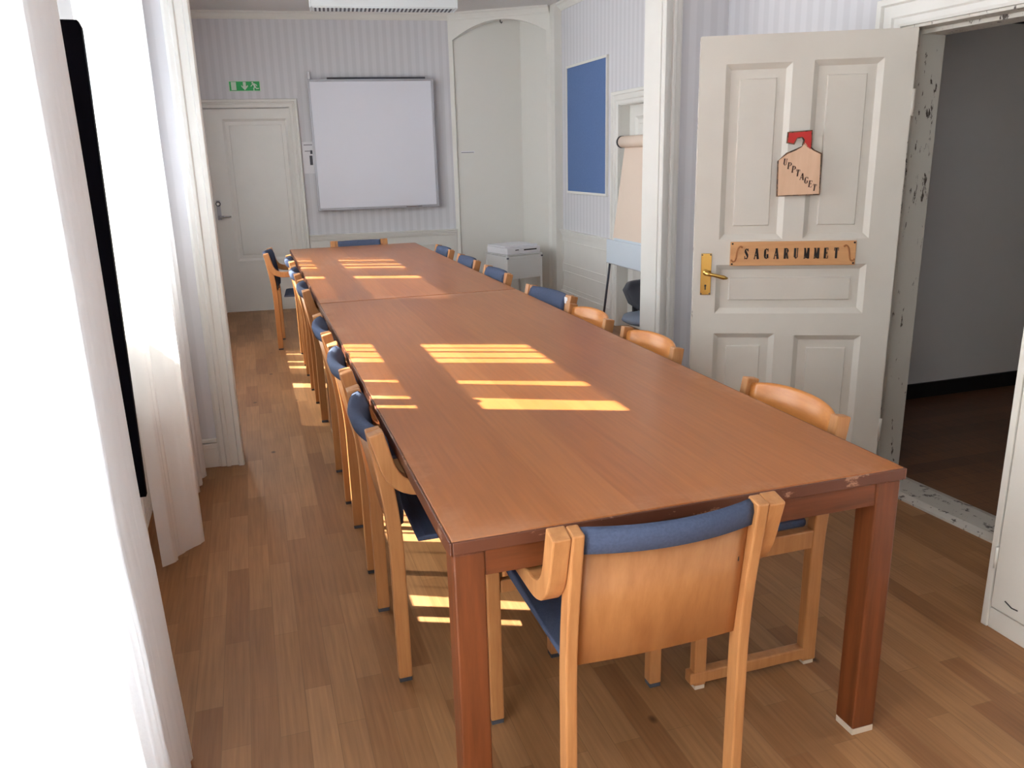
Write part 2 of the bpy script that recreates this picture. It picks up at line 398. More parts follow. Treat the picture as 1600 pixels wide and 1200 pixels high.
# window wall: local x runs along +Y, body towards -X
ys = [-3.4] + [v for w in WINDOWS for v in w] + [7.5]
rc = []
for i in range(0, len(ys), 2): rc.append((ys[i] + 3.4, ys[i + 1] + 3.4, 0, CEIL))
for i, w in enumerate(WINDOWS): rc += [(w[0] + 3.4, w[1] + 3.4, 0, 0.12 if i == 1 else 0.76), (w[0] + 3.4, w[1] + 3.4, 2.74, CEIL)]
wall('wall_left', (XL, -3.4), (XL, 7.5), rc, 'paper', 0.25, 'window wall with striped wallpaper on the left')
for i, (y0, y1) in enumerate(WINDOWS):
    xg = -1.0
    t = bpy.data.objects.new('window_%d' % (i + 1), None); COL.objects.link(t); t.location = (xg, (y0 + y1) / 2, 0.76)
    struct(t, 'tall white casement window with a transom bar', 'window')
    h = (y1 - y0) / 2; f = MB(); L = lambda z: z - 0.76
    f.box(-.03, .03, -h, -h + .05, 0, 2.0).box(-.03, .03, h - .05, h, 0, 2.0)
    f.box(-.03, .03, -h + .05, h - .05, 0, L(0.893)).box(-.03, .03, -h + .05, h - .05, L(2.62), 2.0)
    f.box(-.03, .03, -h + .05, h - .05, L(1.985), L(2.13))
    if i == 2: MB().box(-.02, .02, -h + .05, h - .05, L(0.893), L(1.17)).build('sun_block_panel', 'curtain', t)  # unseen sheer panel, added to hold low sun back from the floor
    if i == 1:
        f = MB(); f.box(-.03, .03, -h, -h + .05, L(.12), 2.0).box(-.03, .03, h - .05, h, L(.12), 2.0).box(-.03, .03, -h + .05, h - .05, L(.12), L(.17)).box(-.03, .03, -h + .05, h - .05, L(2.62), 2.0).box(-.03, .03, -h + .05, h - .05, L(1.985), L(2.13))
    f.build('window_frame', 'white', t, 0.004)
    MB().box(-.004, .004, -h + .04, h - .04, L(0.16 if i == 1 else 0.88), L(2.63)).build('window_pane', 'glass', t)
    MB().box(.03, .17, -h - .04, h + .04, -.03 - (.64 if i == 1 else 0), -(.64 if i == 1 else 0)).build('window_sill', 'white', t, 0.004)
# far wall
WA = Vector((-0.88, 7.234, 0)); WD = Vector((1, -0.09, 0)).normalized(); WROT = math.atan2(WD.y, WD.x)
DX0, DX1, DZ = 0.262, 1.060, 1.968
wall('wall_far', WA, WA + WD * 2.648, [(0, DX0, 0, CEIL), (DX0, DX1, DZ, CEIL), (DX1, 2.648, 0, CEIL)], 'paper', 0.14, 'far wall with grey striped wallpaper behind the whiteboard')
def farpt(u, d=0.0, z=0.0):      # u along the wall, d towards the room
    n = Vector((WD.y, -WD.x, 0))
    return WA + WD * u + n * d + Vector((0, 0, z))
# corner recess beyond the arch
CX = farpt(3.37)
wall('wall_corner', farpt(2.648), CX, [(0, (CX - farpt(2.648)).length, 0, CEIL)], 'niche', 0.14, 'white plastered corner recess under the arch')
wall('wall_recess', CX, (2.66, 6.36), [(0, (Vector((2.66, 6.36, 0)) - CX).length, 0, CEIL)], 'niche', 0.10, 'white side of the corner recess')
NA = farpt(2.640); NB = Vector((2.60, 6.42, 0)); ND = (NB - NA); NL = ND.length; ND.normalize(); NNo = Vector((ND.y, -ND.x, 0))
arch = MB()
t0, t1 = 0.045, NL - 0.03
def az(t):
    s = (t - t0) / (t1 - t0)
    return 2.575 + 0.03 * s + 4 * s * (1 - s) * 0.145
K = 24
poly = [(0, 0), (t0, 0)] + [(t0 + (t1 - t0) * k / K, az(t0 + (t1 - t0) * k / K)) for k in range(K + 1)] + [(t1, 0), (NL + .01, 0), (NL + .01, CEIL), (0, CEIL)]
# build as strips so that the faces stay convex
def strip(p0, p1, z0a, z0b):
    arch.prism([(p0, z0a), (p1, z0b), (p1, CEIL), (p0, CEIL)], NA, ND, (0, 0, 1), -NNo * 0.09)
strip(0, t0, 0, 0); strip(t1, NL + .012, 0, 0)
for k in range(K):
    a_, b_ = t0 + (t1 - t0) * k / K, t0 + (t1 - t0) * (k + 1) / K
    strip(a_, b_, az(a_), az(b_))
struct(arch.build('wall_arch', 'niche'), 'white arched header across the room corner', 'wall')
# right wall of the far room (faces -X) and of the near room
RW = 2.68
F0, F1 = 3.98, 5.00              # door in the right wall of the far room
wall('wall_right', (RW, 6.40), (RW, 2.76), [(0, 6.40 - F1, 0, CEIL), (6.40 - F1, 6.40 - F0, 1.84, CEIL), (6.40 - F0, 3.64, 0, CEIL)], 'paper', 0.12, 'far room right wall with striped wallpaper', side=1)
# wall between the rooms with the wide opening
PA = Vector((XL, 2.69, 0)); PDr = Vector((1, -0.05, 0)).normalized(); PROT = math.atan2(PDr.y, PDr.x)
OX0 = (-0.478 - XL) / PDr.x; OX1 = (1.775 - XL) / PDr.x; OEND = (2.80 - XL) / PDr.x; OTOP = 2.45
wall('wall_middle', PA, PA + PDr * 3, [(0, OX0, 0, CEIL), (OX0, OX1, OTOP, CEIL), (OX1, OEND, 0, CEIL)], 'paper', 0.20, 'wall between the two rooms with a wide opening')
def mid(u, d=0.0, z=0.0):
    return PA + PDr * u + Vector((PDr.y, -PDr.x, 0)) * d + Vector((0, 0, z))
def casing_profile_v(name, o, ax, n, w, z0, z1, flip=False, mat='white', parent=None):
    """vertical moulded casing of width w along ax, standing on face with normal n"""
    prof = [(0, 0), (0, .012), (.012, .018), (.03, .018), (.036, .026), (.05, .026), (.056, .018), (w - .03, .020), (w - .024, .032), (w - .006, .034), (w, .026), (w, 0)]
    if flip: prof = [(w - a, b) for a, b in prof]
    mb = MB().sweep([(Vector(o) + Vector((0, 0, z0)), ax, n), (Vector(o) + Vector((0, 0, z1)), ax, n)], prof)
    return mb.build(name, mat, parent)
PN = Vector((PDr.y, -PDr.x, 0))
struct(casing_profile_v('trim_1', mid(OX0 - .095), PDr, PN, .118, 0, OTOP + .1), 'white moulded casing left of the opening', 'trim')
struct(casing_profile_v('trim_2', mid(OX1 + .0), PDr, PN, .104, 0, OTOP + .1, True), 'white moulded casing right of the opening', 'trim')
lin_ = MB()
lin_.box(OX1 - .006, OX1, -.0, .205, 0, OTOP); lin_.box(OX0, OX0 + .006, 0, .205, 0, OTOP); lin_.box(OX0, OX1, 0, .205, OTOP - .006, OTOP)
struct(lin_.build('trim_3', 'white', loc=PA, rotz=PROT), 'white lining inside the wide opening', 'trim')
pb = MB()
for (zz0, zz1, dd) in ((0, .10, .016), (.10, .125, .024), (.13, .15, .020)): pb.box(0, OX0 - .095, -dd, 0, zz0, zz1)
struct(pb.build('baseboard_left', 'white', loc=PA, rotz=PROT, bevel=.003), 'white moulded baseboard left of the opening', 'baseboard')
pb = MB()
for (zz0, zz1, dd) in ((0, .10, .016), (.10, .125, .024), (.13, .15, .020)): pb.box(OX1 + .104, OX1 + .40, -dd, 0, zz0, zz1)
struct(pb.build('baseboard_middle', 'white', loc=PA, rotz=PROT, bevel=.003), 'white moulded baseboard right of the opening', 'baseboard')
# near room right wall with the doorway
QD = Vector((0.055, -1, 0)).normalized(); QA = Vector((2.205 - QD.x * 1.25 / -QD.y * 1 + 0.0, 2.56, 0))
QA = Vector((2.205 - 0.055 * (2.56 - 1.385), 2.56, 0)); QROT = math.atan2(QD.y, QD.x)
qlen = lambda y: (2.56 - y) / -QD.y
J0, J1, DTOP = qlen(1.385), qlen(0.50), 1.905
wall('wall_east', QA, QA + QD * 3, [(0, J0, 0, CEIL), (J0, J1, DTOP, CEIL), (J1, qlen(-3.3), 0, CEIL)], 'paper', 0.20, 'near room right wall with striped wallpaper and doorway')
QN = Vector((QD.y, -QD.x, 0))    # towards the room (-x)
def east(u, d=0.0, z=0.0): return QA + QD * u + QN * d + Vector((0, 0, z))
def casing_frame(name, o, ax, n, u0, u1, ztop, w, mat, label, inner_gap=.0, zb=0.0):
    """casing round three sides of a door opening u0..u1"""
    prof = [(0, 0), (0, .012), (.010, .016), (.03, .016), (.036, .024), (w - .03, .022), (w - .024, .034), (w - .004, .036), (w, .026), (w, 0)]
    o = Vector(o); ax = Vector(ax); n = Vector(n); Z = Vector((0, 0, 1))
    path = [(o + ax * u0 + Z * zb, -ax, n), (o + ax * u0 + Z * ztop, (-ax + Z), n), (o + ax * u1 + Z * ztop, (ax + Z), n), (o + ax * u1 + Z * zb, ax, n)]
    return struct(MB().sweep(path, prof).build(name, mat), label, 'trim')
casing_frame('trim_4', QA, QD, QN, J0, J1, DTOP, .11, 'white', 'white moulded casing round the open doorway')
jm = MB()
jm.box(J0 - .001, J0 + .012, 0, .20, 0, DTOP).box(J1 - .012, J1, 0, .20, 0, DTOP)
jm.box(J0, J1, 0, .20, DTOP - .012, DTOP)
jm.box(J0 + .012, J0 + .026, .075, .20, 0, DTOP - .012).box(J0, J1, .075, .20, DTOP - .028, DTOP - .012)
struct(jm.build('trim_5', 'chip_white', loc=QA, rotz=QROT, bevel=.002), 'white chipped lining of the open doorway', 'trim')
th = MB(); th.prism([(.0, 0), (.20, 0), (.20, .012), (.16, .022), (.03, .022), (.0, .010)], (J0 - .0, 0, 0), (0, 1, 0), (0, 0, 1), (J1 - J0, 0, 0))
struct(th.build('trim_6', 'threshold', loc=QA, rotz=QROT), 'worn white painted threshold of the doorway', 'trim')
wall('wall_near', (2.75, -3.3), (-1.0, -3.3), [(0, 3.75, 0, CEIL)], 'paper', 0.12, 'near wall behind the viewer', side=1)
# hall beyond the doorway
struct(box('wall_hall', 'hallwall', 2.40, 5.2, 2.30, 2.42, 0, 2.5), 'dim grey hall wall seen through the doorway', 'wall')
struct(box('wall_hall_end', 'hallwall', 5.1, 5.2, -1.5, 2.3, 0, 2.5), 'end wall of the hall', 'wall')
struct(box('wall_hall_back', 'hallwall', 2.62, 5.2, -1.6, -1.5, 0, 2.5), 'back wall of the hall', 'wall')
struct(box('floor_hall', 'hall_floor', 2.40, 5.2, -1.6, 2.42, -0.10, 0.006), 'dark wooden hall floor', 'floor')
struct(box('ceiling_hall', 'hallwall', 2.40, 5.2, -1.6, 2.3, 2.10, 2.2), 'low hall ceiling', 'ceiling')
struct(box('baseboard_hall', 'hallbase', 2.40, 5.1, 2.285, 2.30, 0, .095), 'black baseboard in the hall', 'baseboard')
struct(box('trim_7', 'hallbase', 2.40, 5.1, 2.28, 2.30, 2.082, 2.10), 'dark moulding under the hall ceiling', 'trim')
# cornices
def cornice(name, o, ax, n, length, label):
    prof = [(0, 0), (.0, -.065), (.012, -.065), (.018, -.05), (.045, -.022), (.06, -.016), (.06, 0)]
    o = Vector(o) + Vector((0, 0, CEIL)); ax = Vector(ax).normalized()
    mb = MB().sweep([(o, n, (0, 0, 1)), (o + ax * length, n, (0, 0, 1))], prof)
    return struct(mb.build(name, 'niche'), label, 'trim')
FN = Vector((WD.y, -WD.x, 0))
cornice('trim_8', WA, WD, FN, 2.66, 'white cornice along the far wall')
cornice('trim_9', NA, ND, NNo, NL, 'white cornice over the corner arch')
cornice('trim_10', (RW, 6.40, 0), (0, -1, 0), Vector((-1, 0, 0)), 3.6, 'white cornice along the far room right wall')
# dado and wainscot
def wainscot(name, o, rot, x0, x1, ztop, panels, label):
    mb = MB()
    mb.box(x0, x1, -.012, 0, 0, ztop - .04)
    mb.box(x0, x1, -.030, 0, ztop - .035, ztop - .01).box(x0, x1, -.040, 0, ztop - .01, ztop + .004).box(x0, x1, -.022, 0, ztop - .055, ztop - .035)
    mb.box(x0, x1, -.024, 0, 0, .12).box(x0, x1, -.030, 0, .12, .14)
    for (a, b, c, d) in panels:
        for (e, f, g, h) in ((a, b, c, c + .014), (a, b, d - .014, d), (a, a + .014, c, d), (b - .014, b, c, d)):
            mb.box(e, f, -.018, -.01, g, h)
    return struct(mb.build(name, 'white', loc=o, rotz=rot, bevel=.003), label, 'trim')
wainscot('trim_11', WA, WROT, 1.140, 2.645, .740, [(1.22, 1.85, .2, .6), (1.93, 2.56, .2, .6)], 'white panelled wainscot under the whiteboard')
wainscot('trim_12', (RW, 6.40, 0), R(-90), 0.0, 6.40 - 5.11, .742, [(.12, 1.2, .40, .64), (.12, 1.2, .17, .34)], 'white panelled wainscot below the blue pinboard')
# pilaster strip between arch and right wall
struct(box('trim_13', 'niche', 2.605, RW, 6.30, 6.42, 0, CEIL - .001), 'narrow white pilaster beside the arch', 'trim')

# ------------------------------------------------------------------ doors
def panel_rect(mb, u0, u1, z0, z1, y, sgn, depth=.012, m=.026, raised=None):
    """sunk moulded panel ring on a face at y; sgn = outward direction along y"""
    for (a, b, c, d) in ((u0, u1, z0, z0 + m), (u0, u1, z1 - m, z1), (u0, u0 + m, z0 + m, z1 - m), (u1 - m, u1, z0 + m, z1 - m)):
        mb.box(a, b, y - sgn * depth, y, c, d)
def panel_door(name, w, h, t, panels, mat, label):
    """leaf with sunk panels on its front (local -y) face; origin at the latch side bottom"""
    # panels: (u0,u1,z0,z1)
    us = sorted({0, w} | {p[0] for p in panels} | {p[1] for p in panels}); zs = sorted({0, h} | {p[2] for p in panels} | {p[3] for p in panels})
    mb = MB()
    for i in range(len(us) - 1):
        for j in range(len(zs) - 1):
            cu, cz = (us[i] + us[i + 1]) / 2, (zs[j] + zs[j + 1]) / 2
            inside = any(p[0] < cu < p[1] and p[2] < cz < p[3] for p in panels)
            if inside: continue
            mb.box(us[i], us[i + 1], 0, t, zs[j], zs[j + 1])
    for (a, b, c, d) in panels:
        s = .022
        # sloped moulding ring
        o_ = [(a, c), (b, c), (b, d), (a, d)]; i_ = [(a + s, c + s), (b - s, c + s), (b - s, d - s), (a + s, d - s)]
        r_ = .033; k_ = [(a + s + r_, c + s + r_), (b - s - r_, c + s + r_), (b - s - r_, d - s - r_), (a + s + r_, d - s - r_)]
        k2 = [(a + s + r_ + .004, c + s + r_ + .004), (b - s - r_ - .004, c + s + r_ + .004), (b - s - r_ - .004, d - s - r_ - .004), (a + s + r_ + .004, d - s - r_ - .004)]
        s2 = [(a + .008, c + .008), (b - .008, c + .008), (b - .008, d - .008), (a + .008, d - .008)]
        rings = [(o_, 0), (s2, .006), (i_, .016), (k_, .016), (k2, .009)]
        vs = []; fs = []
        for ring, yy in rings:
            for (p, q) in ring: vs.append((p, yy, q))
        for L_ in range(len(rings) - 1):
            for q in range(4):
                fs.append((L_ * 4 + q, L_ * 4 + (q + 1) % 4, L_ * 4 + 4 + (q + 1) % 4, L_ * 4 + 4 + q))
        nb = (len(rings) - 1) * 4
        fs.append((nb, nb + 1, nb + 2, nb + 3))
        mb.add(vs, fs)
        mb.box(a, b, t - .012, t, c, d)
    return mb.build(name, mat)
# open panelled door
LA = Vector((1.470, 1.640, 0.02)); LH = Vector((2.205, 1.300, 0.02)); LDr = (LH - LA).normalized(); LROT = math.atan2(LDr.y, LDr.x)
LW = (LH - LA).length; LHT = 1.872
pz = lambda z: z - 0.02
leaf = panel_door('door_1', LW, LHT, .038,
    [(.098, .354, pz(1.097), pz(1.786)), (.435, .697, pz(1.097), pz(1.790)), (.092, .699, pz(.785), pz(.993)), (.092, .347, pz(.20), pz(.698)), (.428, .702, pz(.20), pz(.690))],
    'warmwhite', '')
leaf.location = LA; leaf.rotation_euler = (0, 0, LROT)
struct(leaf, 'open white panelled door with brass handle and wooden name plate', 'door')
# chipped hinge edge and latch edge strips
MB().box(LW - .001, LW + .003, .002, .036, .0, LHT - .002).build('edge_strip', 'chip_white', leaf)
MB().box(-.003, .001, .002, .036, .0, LHT - .002).build('edge_strip', 'chip_white', leaf)
hp = MB().box(.028, .072, -.004, 0, pz(.866), pz(1.042)).build('handle_plate', 'brass', leaf, .003)
MB().tube([(.050, -.004, pz(.962)), (.050, -.012, pz(.962))], .013, 14).tube([(.050, -.010, pz(.962)), (.050, -.045, pz(.962))], .008, 12)\
    .tube([(.046, -.047, pz(.963)), (.075, -.048, pz(.957)), (.105, -.048, pz(.949)), (.118, -.047, pz(.946)), (.130, -.046, pz(.943)), (.136, -.046, pz(.942))], [.009, .007, .0085, .0095, .006, .003], 12).build('handle_lever', 'brass', leaf)
kh = MB().lathe([(.0045, 0), (.0045, .001)], (.049, -.0042, pz(.906)), (1, 0, 0), (0, 0, 1), (0, -1, 0), 14, False)
kh.box(.0465, .0515, -.0052, -.0042, pz(.888), pz(.905)); kh.build('keyhole', 'black', leaf)
sc = MB()
for (a, b) in ((.033, 1.036), (.067, 1.036), (.032, .872), (.067, .872)): sc.lathe([(.003, 0), (.003, .0015), (.001, .002)], (a, -.004, pz(b)), (1, 0, 0), (0, 0, 1), (0, -1, 0), 10)
sc.build('plate_screw', 'darkgrey', leaf)
for hz in (.25, 1.60):
    MB().tube([(LW + .006, .002, hz - .05), (LW + .006, .002, hz + .05)], .007, 10).build('hinge', 'chip_white', leaf)

# ------------------------------------------------------------------ lettering from strokes
T, t_ = .20, .075
def bar(x0, y0, x1, y1, w): return ('l', x0, y0, x1, y1, w)
GL = {
 'A': [bar(.02, 0, .30, 1, t_), bar(.32, 1, .56, 0, T), bar(.12, .33, .46, .33, t_), bar(-.06, .03, .14, .03, .06), bar(.42, .03, .70, .03, .06)],
 'R': [bar(.14, 0, .14, 1, T), bar(0, .97, .40, .97, .06), bar(0, .03, .30, .03, .06), bar(.40, .97, .52, .86, .10), bar(.52, .86, .52, .66, T * .8), bar(.52, .66, .40, .54, .10), bar(.14, .53, .42, .53, .06), bar(.38, .53, .54, .05, T * .8), bar(.50, .03, .66, .03, .06)],
 'P': [bar(.14, 0, .14, 1, T), bar(0, .97, .40, .97, .06), bar(0, .03, .32, .03, .06), bar(.40, .97, .54, .86, .10), bar(.54, .86, .54, .62, T * .8), bar(.54, .62, .40, .50, .10), bar(.14, .48, .42, .48, .06)],
 'U': [bar(.14, 1, .14, .16, T), bar(.14, .20, .30, .03, .12), bar(.28, .03, .46, .12, .07), bar(.50, .12, .50, 1, t_), bar(0, .97, .28, .97, .06), bar(.40, .97, .62, .97, .06)],
 'M': [bar(.08, 0, .08, 1, t_), bar(.10, 1, .34, .05, T * .8), bar(.34, .05, .56, 1, t_), bar(.62, 0, .62, 1, T), bar(-.04, .97, .16, .97, .06), bar(-.04, .03, .20, .03, .06), bar(.54, .97, .76, .97, .06), bar(.48, .03, .76, .03, .06)],
 'E': [bar(.14, 0, .14, 1, T), bar(0, .97, .54, .97, .06), bar(0, .03, .56, .03, .06), bar(.14, .52, .42, .52, .06), bar(.53, 1, .53, .76, .06), bar(.55, 0, .55, .26, .06), bar(.42, .40, .42, .64, .06)],
 'T': [bar(.30, 0, .30, 1, T), bar(0, .97, .60, .97, .06), bar(.02, 1, .02, .72, .06), bar(.58, 1, .58, .72, .06), bar(.16, .03, .44, .03, .06)],
 'G': [bar(.50, .84, .36, .96, .08), bar(.36, .96, .20, .90, .10), bar(.16, .90, .10, .70, .16), bar(.12, .72, .12, .28, T), bar(.10, .30, .20, .08, .16), bar(.20, .06, .40, .04, .08), bar(.40, .04, .50, .16, .09), bar(.50, .10, .50, .42, T * .8), bar(.36, .43, .62, .43, .06), bar(.55, .98, .55, .70, .06)],
 'S': [bar(.48, .80, .34, .96, .08), bar(.34, .96, .18, .92, .10), bar(.16, .92, .10, .72, .14), bar(.11, .74, .46, .34, T), bar(.46, .36, .46, .16, .14), bar(.46, .14, .30, .03, .10), bar(.30, .03, .12, .12, .08), bar(.06, .30, .06, .0, .06), bar(.52, 1, .52, .72, .06)],
}
def lettering(mb, text, o, ax, ay, h, adv, n, d=.0012, ws=1.0):
    o = Vector(o); ax = Vector(ax); ay = Vector(ay); n = Vector(n)
    for i, ch in enumerate(text):
        p = o + ax * adv * i
        for (_, x0, y0, x1, y1, w) in GL[ch]:
            a = Vector((x0 * ws, y0)); b = Vector((x1 * ws, y1)); t = (b - a).normalized(); q = Vector((-t.y, t.x)) * w / 2
            pts = [a + q, b + q, b - q, a - q]
            mb.prism([(u.x * h, u.y * h) for u in pts], p, ax, ay, n * d)
    return mb
def smooth2(ctl, n=6):
    out = []; P = [Vector(p) for p in ctl]; P = [P[0]] + P + [P[-1]]
    for i in range(1, len(P) - 2):
        for k in range(n):
            s = k / n
            out.append(.5 * ((2 * P[i]) + (-P[i - 1] + P[i + 1]) * s + (2 * P[i - 1] - 5 * P[i] + 4 * P[i + 1] - P[i + 2]) * s * s + (-P[i - 1] + 3 * P[i] - 3 * P[i + 1] + P[i + 2]) * s ** 3))
    out.append(P[-1])
    return [(p.x, p.y) for p in out]
# leaf-space frame
def leafpt(u, d, z): return LA + LDr * u + Vector((LDr.y, -LDr.x, 0)) * d + Vector((0, 0, z - .02))
LN = Vector((LDr.y, -LDr.x, 0)); Z = Vector((0, 0, 1))
def leaf_thing(name, label, cat, u, z, d=0.0):
    return thing(name, label, cat, leafpt(u, d, z), LROT)
# name plate: local x along the leaf, -y towards the viewer
np_ = leaf_thing('name_plate', 'light wooden name plate reading SAGARUMMET on the open door', 'sign', .398, 1.039)
MB().box(-.252, .252, -.008, -.0002, -.050, .050).build('plaque', 'plaque', np_, .002)
for i, ch in enumerate('SAGARUMMET'):
    lettering(MB(), ch, (-.194 + .0400 * i, -.008, -.022), (1, 0, 0), (0, 0, 1), .044, 0, (0, -1, 0), ws=.62).build('letter', 'ink', np_)
for sx in (-1, 1):
    cv = MB()
    ctl = [(.248, -.024), (.242, -.031), (.233, -.029), (.228, -.014), (.225, .006), (.220, .023), (.211, .031), (.203, .026)]
    pts = [(sx * a, -.0085, b) for a, b in smooth2(ctl)]
    cv.tube(pts, .0036, 6); cv.build('flourish', 'flourish', np_)
for (sx, sz) in ((-.244, .042), (.244, .042), (-.244, -.042), (.244, -.042)):
    MB().lathe([(.004, 0), (.004, .001), (.0015, .002)], (sx, -.008, sz), (1, 0, 0), (0, 0, 1), (0, -1, 0), 12).build('screw', 'ink', np_)
# hanging tag
tg = leaf_thing('door_tag', 'wooden door hanger reading UPPTAGET with a red hook', 'sign', .40, 1.40)
def tagpoly(name, poly, mat, y0, y1, par):
    return MB().prism([(a - .40, b - 1.40) for a, b in poly], (0, y0, 0), (1, 0, 0), (0, 0, 1), (0, y1 - y0, 0)).build(name, mat, par)
body_poly = [(.323, 1.275), (.484, 1.279), (.480, 1.434), (.452, 1.447), (.428, 1.466), (.417, 1.480), (.405, 1.463), (.385, 1.451), (.352, 1.438), (.319, 1.414)]
def grow(poly, e):
    cx = sum(p[0] for p in poly) / len(poly); cz = sum(p[1] for p in poly) / len(poly)
    return [(a + e * (1 if a > cx else -1), b + e * (1 if b > cz else -1)) for a, b in poly]
tagpoly('bark_rim', grow(body_poly, .004), 'bark', -.014, -.003, tg)
tagpoly('face', body_poly, 'tagwood', -.016, -.010, tg)
def arcp(cx, cz, r, a0, a1, n=10): return [(cx + r * math.cos(R(a0 + (a1 - a0) * k / n)), cz + r * math.sin(R(a0 + (a1 - a0) * k / n))) for k in range(n + 1)]
for nm, e, mt, ya, yb in (('hook_rim', .0045, 'bark', -.014, -.003), ('hook', 0, 'red', -.016, -.010)):
    mb = MB()
    # quads: top bar, left knob, right stem (tapering into the point of the body)
    for q in ([(.350, 1.484), (.372, 1.478), (.384, 1.500), (.352, 1.518)], [(.352, 1.518), (.384, 1.500), (.405, 1.503), (.438, 1.523)],
              [(.405, 1.503), (.416, 1.490), (.440, 1.490), (.438, 1.523)], [(.416, 1.490), (.412, 1.474), (.440, 1.452), (.440, 1.490)]):
        mb.prism([(a - .40, b - 1.40) for a, b in (grow(q, e) if e else q)], (0, ya, 0), (1, 0, 0), (0, 0, 1), (0, yb - ya, 0))
    mb.build(nm, mt, tg)
axd = Vector((1, 0, 0)); step = Vector((.0172, 0, -.0146))
for i, ch in enumerate('UPPTAGET'):
    a_ = -.10
    lettering(MB(), ch, Vector((.336 - .40, -.016, 1.394 - 1.40)) + step * i, (math.cos(a_), 0, math.sin(a_)), (-math.sin(a_), 0, math.cos(a_)), .0265, 0, (0, -1, 0), .0008, ws=.9).build('letter', 'letter', tg)

# far door in the far wall
fd = MB()
fw = DX1 - DX0 - .008
fleaf = panel_door('door_2', fw, 1.955, .04, [(.16, .760, .51, 1.862)], 'white', '')
fleaf.location = farpt(DX0 + .004, -.010, .006); fleaf.rotation_euler = (0, 0, WROT)
struct(fleaf, 'closed white door with steel handle left of the whiteboard', 'door')
MB().box(.018, .056, -.006, 0, .92, 1.11).build('handle_plate', 'alu', fleaf, .004)
MB().lathe([(.024, 0), (.024, .004)], (.037, -.006, 1.075), (1, 0, 0), (0, 0, 1), (0, -1, 0), 18, False).build('lock_ring', 'darkgrey', fleaf)
MB().lathe([(.017, 0), (.017, .012), (.012, .016), (.006, .012)], (.037, -.006, 1.075), (1, 0, 0), (0, 0, 1), (0, -1, 0), 18).build('lock_cylinder', 'chrome', fleaf)
MB().tube([(.037, -.006, .955), (.037, -.05, .955)], .009, 10).tube([(.037, -.05, .955), (.09, -.052, .953), (.150, -.048, .953)], [.010, .009, .007], 10).build('handle_lever', 'chrome', fleaf)
st = MB().box(DX0 - .0, DX0 + .03, .052, .14, 0, DZ).box(DX1 - .03, DX1, .052, .14, 0, DZ).box(DX0, DX1, .052, .14, DZ - .03, DZ).box(DX0, DX1, .052, .14, 0, .012)
st.box(DX0 - .001, DX0 + .003, 0, .06, 0, DZ).box(DX1 - .003, DX1 + .001, 0, .06, 0, DZ)
struct(st.build('trim_17', 'white', loc=WA, rotz=WROT), 'white rebate of the far door', 'trim')
casing_frame('trim_14', WA, WD, FN, DX0, DX1, DZ, .078, 'white', 'white casing round the far door')
# door in the right wall of the far room
casing_frame('trim_15', (RW, 6.40, 0), (0, -1, 0), (-1, 0, 0), 6.40 - F1, 6.40 - F0, 1.84, .105, 'white', 'white casing round the panelled door behind the flip chart')
rd = panel_door('door_3', F1 - F0 - .01, 1.83, .04, [(.10, .45, 1.0, 1.74), (.55, .90, 1.0, 1.74), (.10, .45, .2, .8), (.55, .90, .2, .8)], 'white', '')
rd.location = (RW + .09, F1 - .005, .006); rd.rotation_euler = (0, 0, R(-90))
struct(rd, 'white panelled door behind the flip chart', 'door')
jb = MB().box(RW + .131, RW + .15, F0 - .1, F1 + .1, 0, 1.95).box(RW, RW + .12, F1 - .004, F1, 0, 1.84).box(RW, RW + .12, F0, F0 + .004, 0, 1.84).box(RW, RW + .12, F0, F1, 1.836, 1.84)
struct(jb.build('trim_16', 'white'), 'white lining of the door behind the flip chart', 'trim')
MB().tube([(.06, 0, .95), (.06, -.04, .95)], .008, 10).tube([(.06, -.045, .95), (.15, -.045, .95)], .008, 10).build('door_handle', 'chrome', rd)

# ------------------------------------------------------------------ tables
W, TL = 1.103, 2.9655
def make_table():
    t = thing('conference_table', 'near half of the long brown wooden meeting table, closest to the open door', 'table', (W / 2, TL / 2, 0), 0, 'two tables pushed end to end')
    hx, hy = W / 2, TL / 2 - .0015
    MB().box(-hx + .006, hx - .006, -hy + .006, hy - .006, .7005, .730).build('tabletop', 'top', t, .002)
    e = MB().box(-hx, -hx + .006, -hy, hy, .700, .7285).box(hx - .006, hx, -hy, hy, .700, .7285).box(-hx + .006, hx - .006, -hy, -hy + .006, .700, .7285).box(-hx + .006, hx - .006, hy - .006, hy, .700, .7285)
    e.build('edge_band', 'edge', t, .0025)['label'] = 'dark worn table edge'
    i = .008; s = .066
    for sx in (-1, 1):
        MB().box(sx * (hx - i - .014), sx * (hx - i - .040), -hy + i + s, hy - i - s, .640, .697).build('apron', 'frame', t, .002)
    for sy in (-1, 1):
        MB().box(-hx + i + s, hx - i - s, sy * (hy - i - .004), sy * (hy - i - .030), .640, .697).build('apron', 'frame_x', t, .002)
    for sx in (-1, 1):
        for sy in (-1, 1):
            l = MB().box(sx * (hx - i), sx * (hx - i - s), sy * (hy - i), sy * (hy - i - s), .018, .697).build('leg', 'frame', t, .004)
            MB().box(sx * (hx - i - .001), sx * (hx - i - s + .001), sy * (hy - i - .001), sy * (hy - i - s + .001), 0, .018).build('foot_pad', 'pale_foot', l, .002)
    return t
table = make_table()
t2 = copy_tree(table); t2.location = (W / 2, TL * 1.5, 0)
t2['label'] = 'far half of the long brown wooden meeting table, towards the whiteboard'

